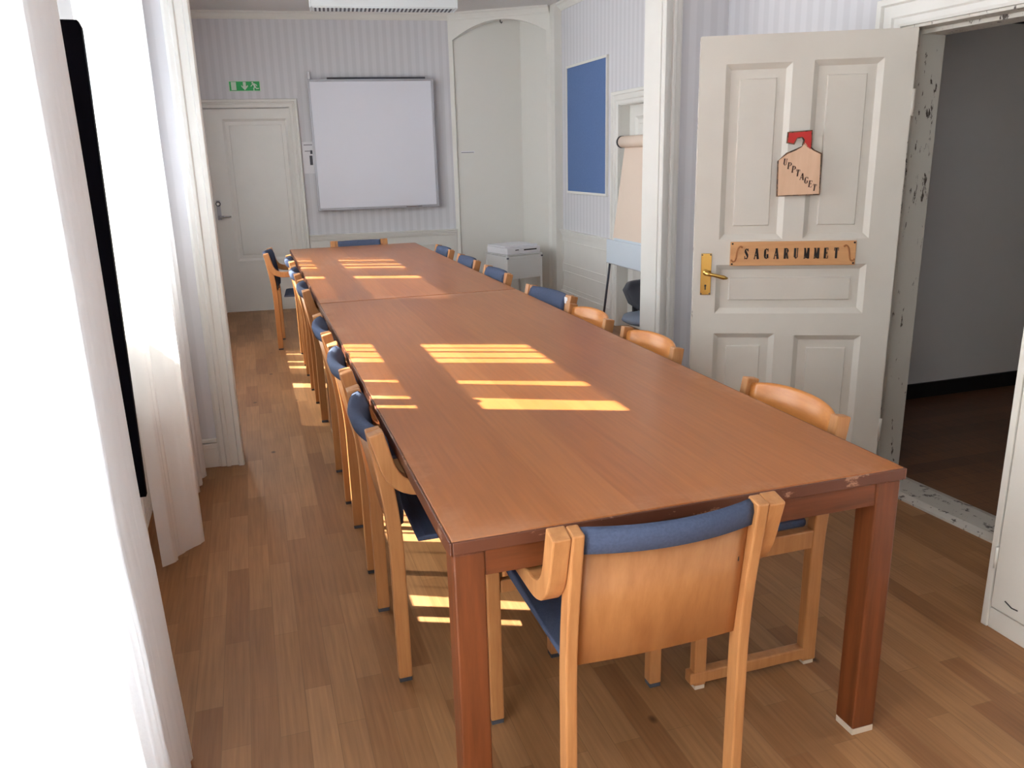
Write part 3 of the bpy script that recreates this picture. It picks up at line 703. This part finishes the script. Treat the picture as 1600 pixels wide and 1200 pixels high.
# ------------------------------------------------------------------ chairs
def bez(pts, n=8):
    return pts
def rounded_path(pts, rad, n=6):
    """2D polyline with rounded corners"""
    out = [Vector(pts[0])]
    for i in range(1, len(pts) - 1):
        p = Vector(pts[i]); a = (Vector(pts[i - 1]) - p); b = (Vector(pts[i + 1]) - p)
        r = min(rad, a.length * .48, b.length * .48); a = p + a.normalized() * r; b = p + b.normalized() * r
        for k in range(n + 1):
            s = k / n; out.append(a * (1 - s) ** 2 + p * 2 * s * (1 - s) + b * s * s)
    out.append(Vector(pts[-1]))
    return out
def side_strip(x0, x1, pts, th, mb=None):
    """bent strip in the (y,z) plane between x0 and x1, thickness th"""
    mb = mb or MB(); path = []
    for i, p in enumerate(pts):
        a = pts[max(i - 1, 0)]; b = pts[min(i + 1, len(pts) - 1)]
        t = (b - a).normalized(); q = Vector((-t.y, t.x))
        path.append(((0, p.x, p.y), (1, 0, 0), (0, q.x, q.y)))
    return mb.sweep(path, [(x0, -th / 2), (x1, -th / 2), (x1, th / 2), (x0, th / 2)])
BOW = .034
def lean(z): return -.235 - .040 * max(0, (z - .50) / .275)
def back_y(u, z, hw): return lean(z) + .006 - (.008 + (BOW - .008) * max(0, min(1, (z - .46) / .30))) * (1 - (u / hw) ** 2)
def shell(hw, prof, n=16):
    """closed profile of (offset, z) swept along u following the bowed back"""
    path = []
    mb = MB(); rows = []
    k = len(prof)
    vs = []
    for i in range(n + 1):
        u = -hw + 2 * hw * i / n
        for (d, z) in prof: vs.append((u, back_y(u, z, hw) + d, z))
    fs = []
    for i in range(n):
        for j in range(k):
            j2 = (j + 1) % k
            fs.append((i * k + j, i * k + j2, (i + 1) * k + j2, (i + 1) * k + j))
    fs.append(tuple(reversed(range(k)))); fs.append(tuple(n * k + j for j in range(k)))
    return mb.add(vs, fs, True)
def make_armchair():
    t = thing('armchair', '', 'chair', (0, 0, 0), 0, 'blue upholstered armchairs round the table')
    for sx in (-1, 1):
        pts = rounded_path([(-.235, .012), (-.235, .50), (-.278, .775)], .12)
        l = side_strip(sx * .187, sx * .213, pts, .040).build('rear_leg', 'beech', t, .004)
        MB().box(sx * .189, sx * .211, -.253, -.217, 0, .012).build('foot_pad', 'dark_foot', l)
        l = MB().box(sx * .214, sx * .250, .197, .233, .012, .588).build('front_leg', 'beech', t, .004)
        MB().box(sx * .216, sx * .248, .199, .231, 0, .012).build('foot_pad', 'dark_foot', l)
        pts = rounded_path([(-.2765, .774), (-.232, .608), (.170, .608), (.181, .47)], .08, 8)
        side_strip(sx * .2135, sx * .252, pts, .042).build('armrest', 'beech', t, .004)
    # plywood back with upholstered front rolled over the top
    hw = .186
    ply = [(-.005, .450), (.004, .446), (.006, .465), (.004, .74), (-.005, .74)]
    shell(hw, ply).build('backrest', 'ply', t)
    for (u_, z0_, z1_) in ((.170, .635, .70), (.174, .47, .515)):
        zc = (z0_ + z1_) / 2; yb = back_y(u_, zc, hw) - .0052; dy = (lean(z1_) - lean(z0_)) / 2
        MB().prism([(-.0012, z0_), (.0012, z0_), (.0012, z1_), (-.0012, z1_)], (u_, yb - dy * .3, 0), (1, 0, 0), (0, 0, 1), (0, -.0012, 0)).build('back_slot', 'ink', t)
    cu = [(.006, .475), (.020, .485), (.026, .52), (.026, .735), (.018, .762), (.004, .774), (-.012, .768), (-.018, .752), (-.017, .722), (-.0055, .720), (-.0055, .742), (.0045, .742)]
    shell(hw, cu).build('back_cushion', 'blue', t)
    MB().box(-.212, .212, .199, .221, .385, .42).build('rail', 'beech', t, .003)
    n = 10; prof = []
    mbs = MB()
    tops = [(-.172, .432), (-.150, .437), (-.05, .436), (.10, .446), (.20, .452), (.232, .444), (.240, .430)]
    bots = [(.236, .423), (.20, .421), (-.05, .421), (-.172, .421)]
    pr_ = tops + bots
    path = [((-.188, 0, 0), (0, 1, 0), (0, 0, 1)), ((.188, 0, 0), (0, 1, 0), (0, 0, 1))]
    mbs.sweep(path, pr_)
    mbs.build('seat', 'blue', t, .006)
    return t
def make_sledchair():
    t = thing('sled_chair', '', 'chair', (0, 0, 0), 0, 'wooden backed sled chairs on the right side')
    hw = .196
    for sx in (-1, 1):
        pts = rounded_path([(-.205, .012), (-.205, .45), (-.258, .755)], .12)
        l = side_strip(sx * .197, sx * .230, pts, .044).build('rear_leg', 'amber' if False else 'beech', t, .004)
        MB().box(sx * .20, sx * .227, -.222, -.19, 0, .012).build('foot_pad', 'pale_foot', l)
        l = MB().box(sx * .199, sx * .228, .135, .172, .012, .43).build('front_leg', 'beech', t, .004)
        MB().box(sx * .201, sx * .226, .138, .168, 0, .012).build('foot_pad', 'pale_foot', l)
        MB().box(sx * .197, sx * .230, -.190, .185, .020, .056).build('runner', 'beech', t, .004)
        MB().box(sx * .199, sx * .228, -.190, .150, .375, .43).build('rail', 'beech', t, .004)
    k = []
    # crest board, top edge gently arched, concave towards the sitter
    n = 18; vs = []; fs = []
    for i in range(n + 1):
        u = -hw + 2 * hw * i / n; b = -.052 * (1 - (u / hw) ** 2); top = .742 + .014 * (1 - (u / hw) ** 4)
        for (d, z) in ((.0, .50), (.004, top - .008), (-.003, top), (-.012, top - .006), (-.014, .50)):
            vs.append((u, -.205 - .053 * max(0, (z - .45) / .305) + .004 + b + d, z))
    for i in range(n):
        for j in range(5): fs.append((i * 5 + j, i * 5 + (j + 1) % 5, (i + 1) * 5 + (j + 1) % 5, (i + 1) * 5 + j))
    fs.append((4, 3, 2, 1, 0)); fs.append(tuple(n * 5 + j for j in range(5)))
    MB().add(vs, fs, True).build('backrest', 'amber', t)
    MB().box(-.196, .196, -.19, .175, .425, .452).build('seat', 'blue', t, .010)
    MB().box(-.199, .199, .140, .165, .38, .424).build('rail', 'beech', t, .003)
    return t
arm = make_armchair()
ORD = ['first', 'second', 'third', 'fourth', 'fifth', 'sixth']
spots = [((.417, .160), 0, 'blue upholstered beech armchair at the near short end of the table, back towards the viewer')]
for i, y in enumerate((.835, 1.51, 2.17, 3.40, 4.12, 4.83)):
    spots.append(((.222 + (0.004 if i % 2 else 0), y), -90, 'blue upholstered armchair on the window side of the table, %s from the near end' % ORD[i]))
spots.append(((.083, 5.44), -95, 'blue armchair on the window side, farthest from the camera, pulled out from the table'))
spots.append(((.605, 5.70), 180, 'blue upholstered armchair at the far short end of the table below the whiteboard'))
for (xy, a, lab) in (((.895, 2.54), 98, 'blue upholstered armchair with a white sticker, on the right side of the table'),
                     ((.880, 3.50), 90, 'blue upholstered armchair on the right side, just beyond the seam of the two tables'),
                     ((.880, 4.22), 90, 'blue upholstered armchair on the right side, second from the far end'),
                     ((.880, 4.97), 90, 'blue upholstered armchair on the right side, nearest the whiteboard end')):
    spots.append((xy, a, lab))
for i, (xy, a, lab) in enumerate(spots):
    o = arm if i == 0 else copy_tree(arm)
    o.location = (xy[0], xy[1], 0); o.rotation_euler = (0, 0, R(a)); o['label'] = lab
    if 'sticker' in lab:
        MB().box(-.224, -.193, -.2492, -.2485, .735, .768).build('sticker', 'paperwhite', o)['label'] = 'white sticker'
        o.children[-1]
sled = make_sledchair()
for i, (xy, lab) in enumerate((((.915, .535), 'wooden backed sled chair on the right side, nearest the camera'),
                               ((.905, 1.425), 'wooden backed sled chair on the right side, the middle one of three'),
                               ((.900, 2.03), 'wooden backed sled chair on the right side, next to the chair with the sticker'))):
    o = sled if i == 0 else copy_tree(sled)
    o.location = (xy[0], xy[1], 0); o.rotation_euler = (0, 0, R(90)); o['label'] = lab

# ------------------------------------------------------------------ far room fittings
def far_thing(name, label, cat, u, z, d=0.0):
    return thing(name, label, cat, farpt(u, d, z), WROT)
wb = far_thing('whiteboard', 'large square white board with thin grey frame on the far wall', 'whiteboard', 1.858, 1.60)
MB().box(-.60, .60, -.075, -.0005, -.61, .61).build('body', 'alu', wb, .004)
MB().box(-.585, .580, -.080, -.074, -.595, .595).build('writing_surface', 'board', wb, .002)
fr = MB().box(-.605, .605, -.083, -.06, .597, .615).box(-.605, .605, -.083, -.06, -.617, -.597).box(-.605, -.585, -.083, -.06, -.597, .597).box(.583, .605, -.083, -.06, -.597, .597)
fr.build('frame', 'alu', wb, .003)
MB().box(-.42, .53, -.05, -.004, .612, .634).build('top_strip', 'darkgrey', wb, .003)['label'] = 'dark strip along the top edge'
MB().box(-.60, -.575, -.03, 0, .61, .69).build('bracket', 'chrome', wb, .002)
MB().box(.27, .43, -.0845, -.083, -.610, -.604).build('marking', 'bark', wb)
es = far_thing('exit_sign', 'green emergency exit sign with running figure above the far door', 'sign', .670, 2.164)
MB().box(-.145, .145, -.012, -.0005, -.047, .047).build('backplate', 'signwhite', es, .002)
MB().box(-.138, .138, -.014, -.011, -.041, .041).build('panel', 'green', es)
MB().box(-.122, -.076, -.0155, -.0135, -.036, .037).build('door_symbol', 'signwhite', es)
ar = MB().box(-.013, .013, -.0155, -.0135, -.005, .037)
ar.prism([(-.030, .010), (-.014, -.004), (-.014, -.018), (-.030, -.006)], (0, -.0155, 0), (1, 0, 0), (0, 0, 1), (0, .002, 0))
ar.prism([(.030, .010), (.014, -.004), (.014, -.018), (.030, -.006)], (0, -.0155, 0), (1, 0, 0), (0, 0, 1), (0, .002, 0))
ar.prism([(-.030, -.004), (.030, -.004), (0, -.038)], (0, -.0155, 0), (1, 0, 0), (0, 0, 1), (0, .002, 0))
ar.build('arrow_symbol', 'signwhite', es)
rm = MB()
rm.lathe([(.0085, 0), (.0085, .002)], (.074, -.0135, .029), (1, 0, 0), (0, 0, 1), (0, -1, 0), 14, False)
def limb(pts, w):
    for (a, b), (c, d) in zip(pts[:-1], pts[1:]):
        t = Vector((c - a, d - b)).normalized(); q = Vector((-t.y, t.x)) * w / 2; e = t * w * .3
        rm.prism([(a + q.x - e.x, b + q.y - e.y), (c + q.x + e.x, d + q.y + e.y), (c - q.x + e.x, d - q.y + e.y), (a - q.x - e.x, b - q.y - e.y)], (0, -.0155, 0), (1, 0, 0), (0, 0, 1), (0, .002, 0))
limb([(.086, .018), (.094, -.008)], .017)
limb([(.086, .018), (.068, .010), (.058, -.002)], .007)
limb([(.090, .018), (.106, .012), (.112, .000)], .007)
limb([(.092, -.008), (.082, -.020), (.082, -.038)], .009)
limb([(.096, -.008), (.106, -.022), (.126, -.022)], .009)
rm.build('running_figure', 'signwhite', es)
nt_ = far_thing('notice_sheet', 'small white notice with black print hung between far door and whiteboard', 'notice', 1.200, 1.495)
MB().box(-.052, .052, -.004, -.0005, -.15, .15).build('sheet', 'paperwhite', nt_)
for q in ((-.035, .046, .118, .124), (-.03, .02, .060, .066), (.022, .044, .035, .07), (.012, .040, -.07, .02)):
    MB().box(q[0], q[1], -.0050, -.0038, q[2], q[3]).build('print_mark', 'darkgrey', nt_)
lb = MB().box(-.070, .070, -.002, -.0005, -.009, .009).build('label_strip', 'paperwhite', None)
lb.location = farpt(2.795, 0, 1.512); lb.rotation_euler = (0, 0, WROT)
tag(lb, 'thin white label strip with a line of print on the recess wall', 'label')
MB().box(-.068, .062, -.0026, -.0018, -.007, -.002).build('print', 'darkgrey', lb)
# hook on arch soffit
hk = MB(); p_ = NA + ND * .53 - NNo * .045
hk.tube([p_ + Vector((0, 0, az(.53))), p_ + Vector((0, 0, az(.53) - .02)), p_ + ND * .012 + Vector((0, 0, az(.53) - .032)), p_ + ND * .02 + Vector((0, 0, az(.53) - .02))], .005, 8)
tag(hk.build('ceiling_hook', 'black'), 'small black hook under the arch', 'hook')
# blue pinboard
pbd = thing('pinboard', 'tall blue felt pinboard with white frame on the right wall of the far room', 'pinboard', (RW, 5.675, 1.677), R(-90))
MB().box(-.445, .445, -.018, -.001, -.555, .555).build('felt', 'felt', pbd)
MB().box(-.462, .462, -.024, 0, .553, .575).box(-.462, .462, -.024, 0, -.575, -.553).box(-.462, -.443, -.024, 0, -.553, .553).box(.443, .462, -.024, 0, -.553, .553).build('frame', 'white', pbd, .003)
# ceiling unit
cu = thing('ceiling_air_unit', 'long white ceiling unit with a slotted lower edge near the far wall', 'ceiling unit', (1.0, 6.26, 2.70), WROT - R(.5))
MB().box(-.615, .615, -.215, 0, 0.004, .12).build('housing', 'aircon', cu, .008)
MB().box(-.60, .60, -.19, -.012, -.002, .006).build('grille', 'aircon', cu)
for k in range(34):
    MB().box(-.585 + k * .0348, -.585 + k * .0348 + .017, -.185, -.02, -.0035, .0).build('louvre_slot', 'darkgrey', cu)
MB().box(-.625, -.613, -.22, .005, -.004, .12).build('end_cap', 'aircon', cu, .002); MB().box(.613, .625, -.22, .005, -.004, .12).build('end_cap', 'aircon', cu, .002)
# printer on its stand
ps = thing('printer_stand', 'small white steel cabinet on legs in the corner recess', 'cabinet', (2.17, 6.36, 0), R(15))
MB().box(-.20, .20, -.20, .20, .30, .525).build('body', 'steel_white', ps, .004)
MB().box(-.185, .185, -.205, -.198, .312, .50).build('door', 'steel_white', ps, .003)
for sx in (-1, 1):
    for sy in (-1, 1): MB().box(sx * .205, sx * .183, sy * .205, sy * .183, 0, .53).build('leg', 'steel_white', ps, .003)
MB().box(-.207, .207, -.207, .207, .53, .54).build('top', 'steel_white', ps, .002)
cb = MB()
for sx in (-1, 1): cb.box(sx * .209, sx * .19, -.212, -.20, .50, .515)
cb.build('corner_bracket', 'darkgrey', ps)
prn = thing('printer', 'flat white printer with a dark paper slot on the small corner cabinet', 'printer', (2.17, 6.36, .540), R(15))
MB().box(-.195, .195, -.19, .185, 0, .062).build('body', 'paperwhite', prn, .008)
MB().box(-.190, .190, -.15, .18, .062, .080).build('lid', 'paperwhite', prn, .006)
MB().box(.0, .15, -.1915, -.188, .030, .042).box(-.10, -.06, -.1915, -.188, .035, .043).build('paper_slot', 'black', prn)
# flip chart
fc = thing('flip_chart', 'flip chart easel with beige paper sheet behind the right pillar', 'flip chart', (2.50, 4.40, 0), R(-90))
# local x runs along -Y (world), local -y faces the room (-x)
def fcy(z): return .10 * (z - .78) / .74       # leaning back
MB().prism([(fcy(.80) - .006, .80), (fcy(1.52) - .006, 1.52), (fcy(1.52), 1.52), (fcy(.80), .80)], (-.31, 0, 0), (0, 1, 0), (0, 0, 1), (.64, 0, 0)).build('paper_pad', 'kraft', fc)
MB().prism([(fcy(.70) + .001, .70), (fcy(1.54) + .001, 1.54), (fcy(1.54) + .018, 1.54), (fcy(.70) + .018, .70)], (-.30, 0, 0), (0, 1, 0), (0, 0, 1), (.62, 0, 0)).build('board', 'tray', fc)
MB().tube([(-.30, fcy(1.53) - .03, 1.545), (.33, fcy(1.53) - .03, 1.545)], .045, 18).build('paper_roll', 'kraft', fc)
MB().tube([(-.325, fcy(1.53) - .03, 1.545), (-.298, fcy(1.53) - .03, 1.545)], .047, 18).build('roller_end', 'black', fc)
MB().box(-.335, .335, -.05, -.035, .60, .79).build('tray', 'tray', fc, .004)
MB().box(-.335, .335, -.05, .02, .597, .606).build('tray_lip', 'alu', fc, .002)
for sx in (-1, 1): MB().tube([(sx * .30, -.02, .70), (sx * .40, -.06, 0.006)], .010, 8).build('leg', 'darkgrey', fc)
MB().tube([(0, .06, 1.2), (0, .14, 0.006)], .010, 8).build('leg', 'darkgrey', fc)
# swivel chair behind the pillar
sv = thing('swivel_chair', 'grey office swivel chair half hidden behind the right pillar', 'office chair', (2.165, 3.30, 0), R(200))
MB().lathe([(.10, .385), (.20, .39), (.225, .405), (.215, .43), (.12, .445), (.0, .445)], n=24).build('seat', 'bluegrey', sv)
bk = MB(); vs = []; fs = []
for i in range(9):
    a = R(-55 + 110 * i / 8)
    for j, (rr, z) in enumerate(((.10, .47), (.17, .52), (.205, .60), (.18, .645))):
        vs += [(rr * math.sin(a), .02 + rr * math.cos(a) * -1, z), ((rr + .03) * math.sin(a), .02 - (rr + .03) * math.cos(a), z)]
for i in range(8):
    for j in range(3):
        a = i * 8 + j * 2; b = a + 8
        fs += [(a, b, b + 2, a + 2), (a + 1, a + 3, b + 3, b + 1)]
    a = i * 8; fs += [(a, a + 1, a + 9, a + 8), (a + 6, a + 14, a + 15, a + 7)]
fs += [(0, 2, 3, 1), (2, 4, 5, 3), (4, 6, 7, 5), (64, 65, 67, 66), (66, 67, 69, 68), (68, 69, 71, 70)]
bk.add(vs, fs, True).build('backrest', 'greyfab', sv)
MB().box(-.02, .02, -.20, -.18, .40, .55).build('back_bar', 'black', sv, .003)
MB().tube([(0, 0, .08), (0, 0, .39)], .028, 12).build('column', 'black', sv)
for k in range(5):
    a = k * 2 * math.pi / 5 + .3
    l = MB().tube([(0, 0, .10), (.26 * math.cos(a), .26 * math.sin(a), .065)], [.024, .016], 8).build('base_arm', 'black', sv)
    MB().lathe([(.026, -.012), (.028, 0), (.026, .012)], (.26 * math.cos(a), .26 * math.sin(a), .028), (math.cos(a), math.sin(a), 0), (0, 0, 1), (-math.sin(a), math.cos(a), 0), 14).build('caster', 'black', l)

# ------------------------------------------------------------------ near room fittings
cb = thing('storage_cabinet', 'tall white cabinet beside the doorway at the right edge', 'cabinet', (1.76, .305, 0), math.atan2(-1, .0))
# local x runs along -Y, local -y faces -X (the table)
MB().box(.018, 1.25, .015, .44, .0, 2.0).build('carcass', 'warmwhite', cb, .003)
MB().box(0, .022, -.0, .44, 0, 2.0).build('side_panel', 'warmwhite', cb, .003)
MB().box(.028, .61, -.002, .016, .075, 1.96).build('door', 'warmwhite', cb, .004)
MB().box(.616, 1.21, -.002, .016, .075, 1.96).build('door', 'warmwhite', cb, .004)
MB().box(.022, 1.25, .006, .016, 0, .068).build('plinth', 'warmwhite', cb, .002)
for zz in (.24, 1.70): MB().tube([(.025, -.004, zz - .035), (.025, -.004, zz + .035)], .005, 8).build('hinge', 'warmwhite', cb)
MB().tube([(.075, -.003, .118), (.10, -.003, .108), (.12, -.003, .11)], .002, 6).build('scratch', 'scuff', cb)
MB().box(.56, .58, -.03, -.002, .95, 1.10).build('handle', 'chrome', cb, .004)

# curtains
def cloth(path, z0, z1, name, parent, ripple=.006, lower=1.0, nz=14, hem=None, shift=None):
    vs = []; fs = []; n = len(path)
    for k in range(nz + 1):
        s = k / nz; z = z0 + (z1 - z0) * s
        for i, (x, y) in enumerate(path):
            zz = z
            if hem and k == 0: zz = z + hem(i / (n - 1))
            w = ripple * math.sin(i * 1.7 + s * 5.0 + y * 3)
            sh = shift(z) if shift else 0
            vs.append((x + w * (1 - .5 * s), y + w * .6 + sh, zz))
    for k in range(nz):
        for i in range(n - 1):
            fs.append((k * n + i, k * n + i + 1, (k + 1) * n + i + 1, (k + 1) * n + i))
    return MB().add(vs, fs, True).build(name, 'curtain', parent)
def spline(pts, n=8):
    out = []
    P = [Vector(p) for p in pts]; P = [P[0]] + P + [P[-1]]
    for i in range(1, len(P) - 2):
        for k in range(n):
            s = k / n
            out.append(.5 * ((2 * P[i]) + (-P[i - 1] + P[i + 1]) * s + (2 * P[i - 1] - 5 * P[i] + 4 * P[i + 1] - P[i + 2]) * s * s + (-P[i - 1] + 3 * P[i] - 3 * P[i + 1] + P[i + 2]) * s ** 3))
    out.append(P[-1])
    return [(p.x, p.y) for p in out]
nc = thing('window_curtain', 'nearest sheer white curtain at the left edge, hanging to the floor', 'curtain', (0, 0, 0), 0, 'sheer white curtains')
pts = [(-.660, .120), (-.645, .22), (-.632, .33), (-.612, .415), (-.598, .440), (-.588, .425), (-.592, .35), (-.602, .27), (-.600, .20), (-.590, .165), (-.596, .11), (-.625, .03), (-.645, -.03)]
y = -.03; sgn = 1
while y > -1.45:
    y -= .085; pts.append((-.605 + sgn * .035, y)); sgn = -sgn
def edge_shift(z):
    k = [(0, .06), (.30, .0), (.59, -.05), (.79, -.11), (1.03, -.12), (1.41, -.13), (1.72, -.14), (2.6, -.20)]
    for (a, p), (b, q) in zip(k[:-1], k[1:]):
        if a <= z <= b: return p + (q - p) * (z - a) / (b - a)
    return 0
cloth(spline(pts), .012, 2.546, 'curtain_panel', nc, .004, nz=30, shift=edge_shift)
mc = thing('window_curtain', 'sheer white curtain gathered before the second window, beside the opening', 'curtain', (0, 0, 0), 0, 'sheer white curtains')
shf = lambda z: .075 * (2.2 - z) / 1.3 if z < 2.2 else 0
def pleat(y0, y1, z0=.03, x=-.68, amp=.03, n=3):
    p = []
    for k in range(n * 2 + 1):
        s = k / (n * 2); p.append((x + (amp if k % 2 else -amp), y0 + (y1 - y0) * s))
    return spline(p, 5)
cloth(spline([(-.735, 1.395), (-.69, 1.43), (-.72, 1.47), (-.69, 1.52), (-.70, 1.562)]), .05, 2.546, 'curtain_panel', mc, .004, shift=shf)
cloth(spline([(-.714, 1.628), (-.66, 1.67), (-.605, 1.70), (-.63, 1.76), (-.66, 1.79), (-.64, 1.83), (-.68, 1.885)]), .02, 2.546, 'curtain_panel', mc, .004, shift=lambda z: 0, hem=lambda s: .03 * min(1, s * 2.5))
cloth(spline([(-.68, 2.215), (-.65, 2.27), (-.69, 2.31), (-.64, 2.36), (-.67, 2.42), (-.63, 2.46), (-.655, 2.52), (-.69, 2.54)]), .03, 2.546, 'curtain_panel', mc, .004)
cloth([(-.68, 2.135), (-.675, 2.15)], .05, 2.546, 'curtain_panel', mc, .002)
cloth([(-.68, 1.955), (-.675, 1.972)], .05, 2.546, 'curtain_panel', mc, .002)
cloth([(-.68, 2.06), (-.675, 2.085)], .05, 2.546, 'curtain_panel', mc, .002)
def rod(y0, y1, label, x=-.66):
    rd_ = thing('curtain_rod', label, 'curtain rod', (x, 0, 2.56))
    MB().tube([(0, y0, 0), (0, y1, 0)], .012, 10).build('pole', 'white', rd_)
    for yy in (y0 + .08, y1 - .08): MB().tube([(0, yy, 0), (XL - x, yy, 0)], .008, 8).build('bracket', 'white', rd_)
rod(-1.6, .52, 'white curtain rod above the nearest curtain'); rod(1.02, 2.58, 'white curtain rod above the second curtain')
# far room curtains throw the stripes on the far table
fcu = thing('window_curtain', 'sheer white curtain at the far room windows behind the left pillar', 'curtain', (0, 0, 0), 0, 'sheer white curtains')
gaps = [(4.30, 4.42), (4.56, 4.60), (4.86, 4.93), (5.05, 5.10), (5.32, 5.36)]
edges = [3.4] + [v for g in gaps for v in g] + [5.95]
for i in range(0, len(edges), 2):
    cloth(pleat(edges[i], edges[i + 1], amp=.02, x=-.70, n=max(1, int((edges[i + 1] - edges[i]) / .12))), .03, 2.546, 'curtain_panel', fcu, .003)
rod(3.3, 6.0, 'white curtain rod above the far room windows', -.70)
# dark panel between the curtains
dp = thing('wall_panel', 'tall narrow black panel standing out between the two curtains', 'panel', (-.76, 1.375, 1.15), 0)
MB().prism([(-.060, -.76), (.029, -.76), (.052, .695), (.044, .715), (-.060, .715)], (0, -.015, 0), (1, 0, 0), (0, 0, 1), (0, .03, 0)).build('board', 'navy', dp, .002)
for zz in (-.45, .45): MB().box(XL + .76, -.055, -.012, .012, zz - .03, zz + .03).build('bracket', 'black', dp)
# radiator below the second window
rdt = thing('radiator', 'white panel radiator under the window behind the second curtain', 'radiator', (XL, 1.98, 0), 0)
MB().box(.035, .10, -.44, .38, .16, .62).build('body', 'radiator', rdt, .012)
fn = MB()
for k in range(20): fn.box(.098, .106, -.42 + k * .04, -.42 + k * .04 + .018, .19, .59)
fn.build('front_ribs', 'radiator', rdt, .003)
for yy in (-.25, .25): MB().box(0, .035, yy - .02, yy + .02, .45, .55).build('wall_bracket', 'radiator', rdt)
MB().tube([(.11, -.50, 0.0), (.11, -.50, .56)], .009, 10).tube([(.11, -.50, .20), (.07, -.44, .20)], .009, 8).build('pipe', 'radiator', rdt)
MB().tube([(.07, -.44, .57), (.11, -.50, .57), (.13, -.54, .58)], .014, 10).lathe([(.012, 0), (.022, .005), (.022, .04), (.015, .05)], (.11, -.50, .575), n=14).build('valve', 'radiator', rdt)
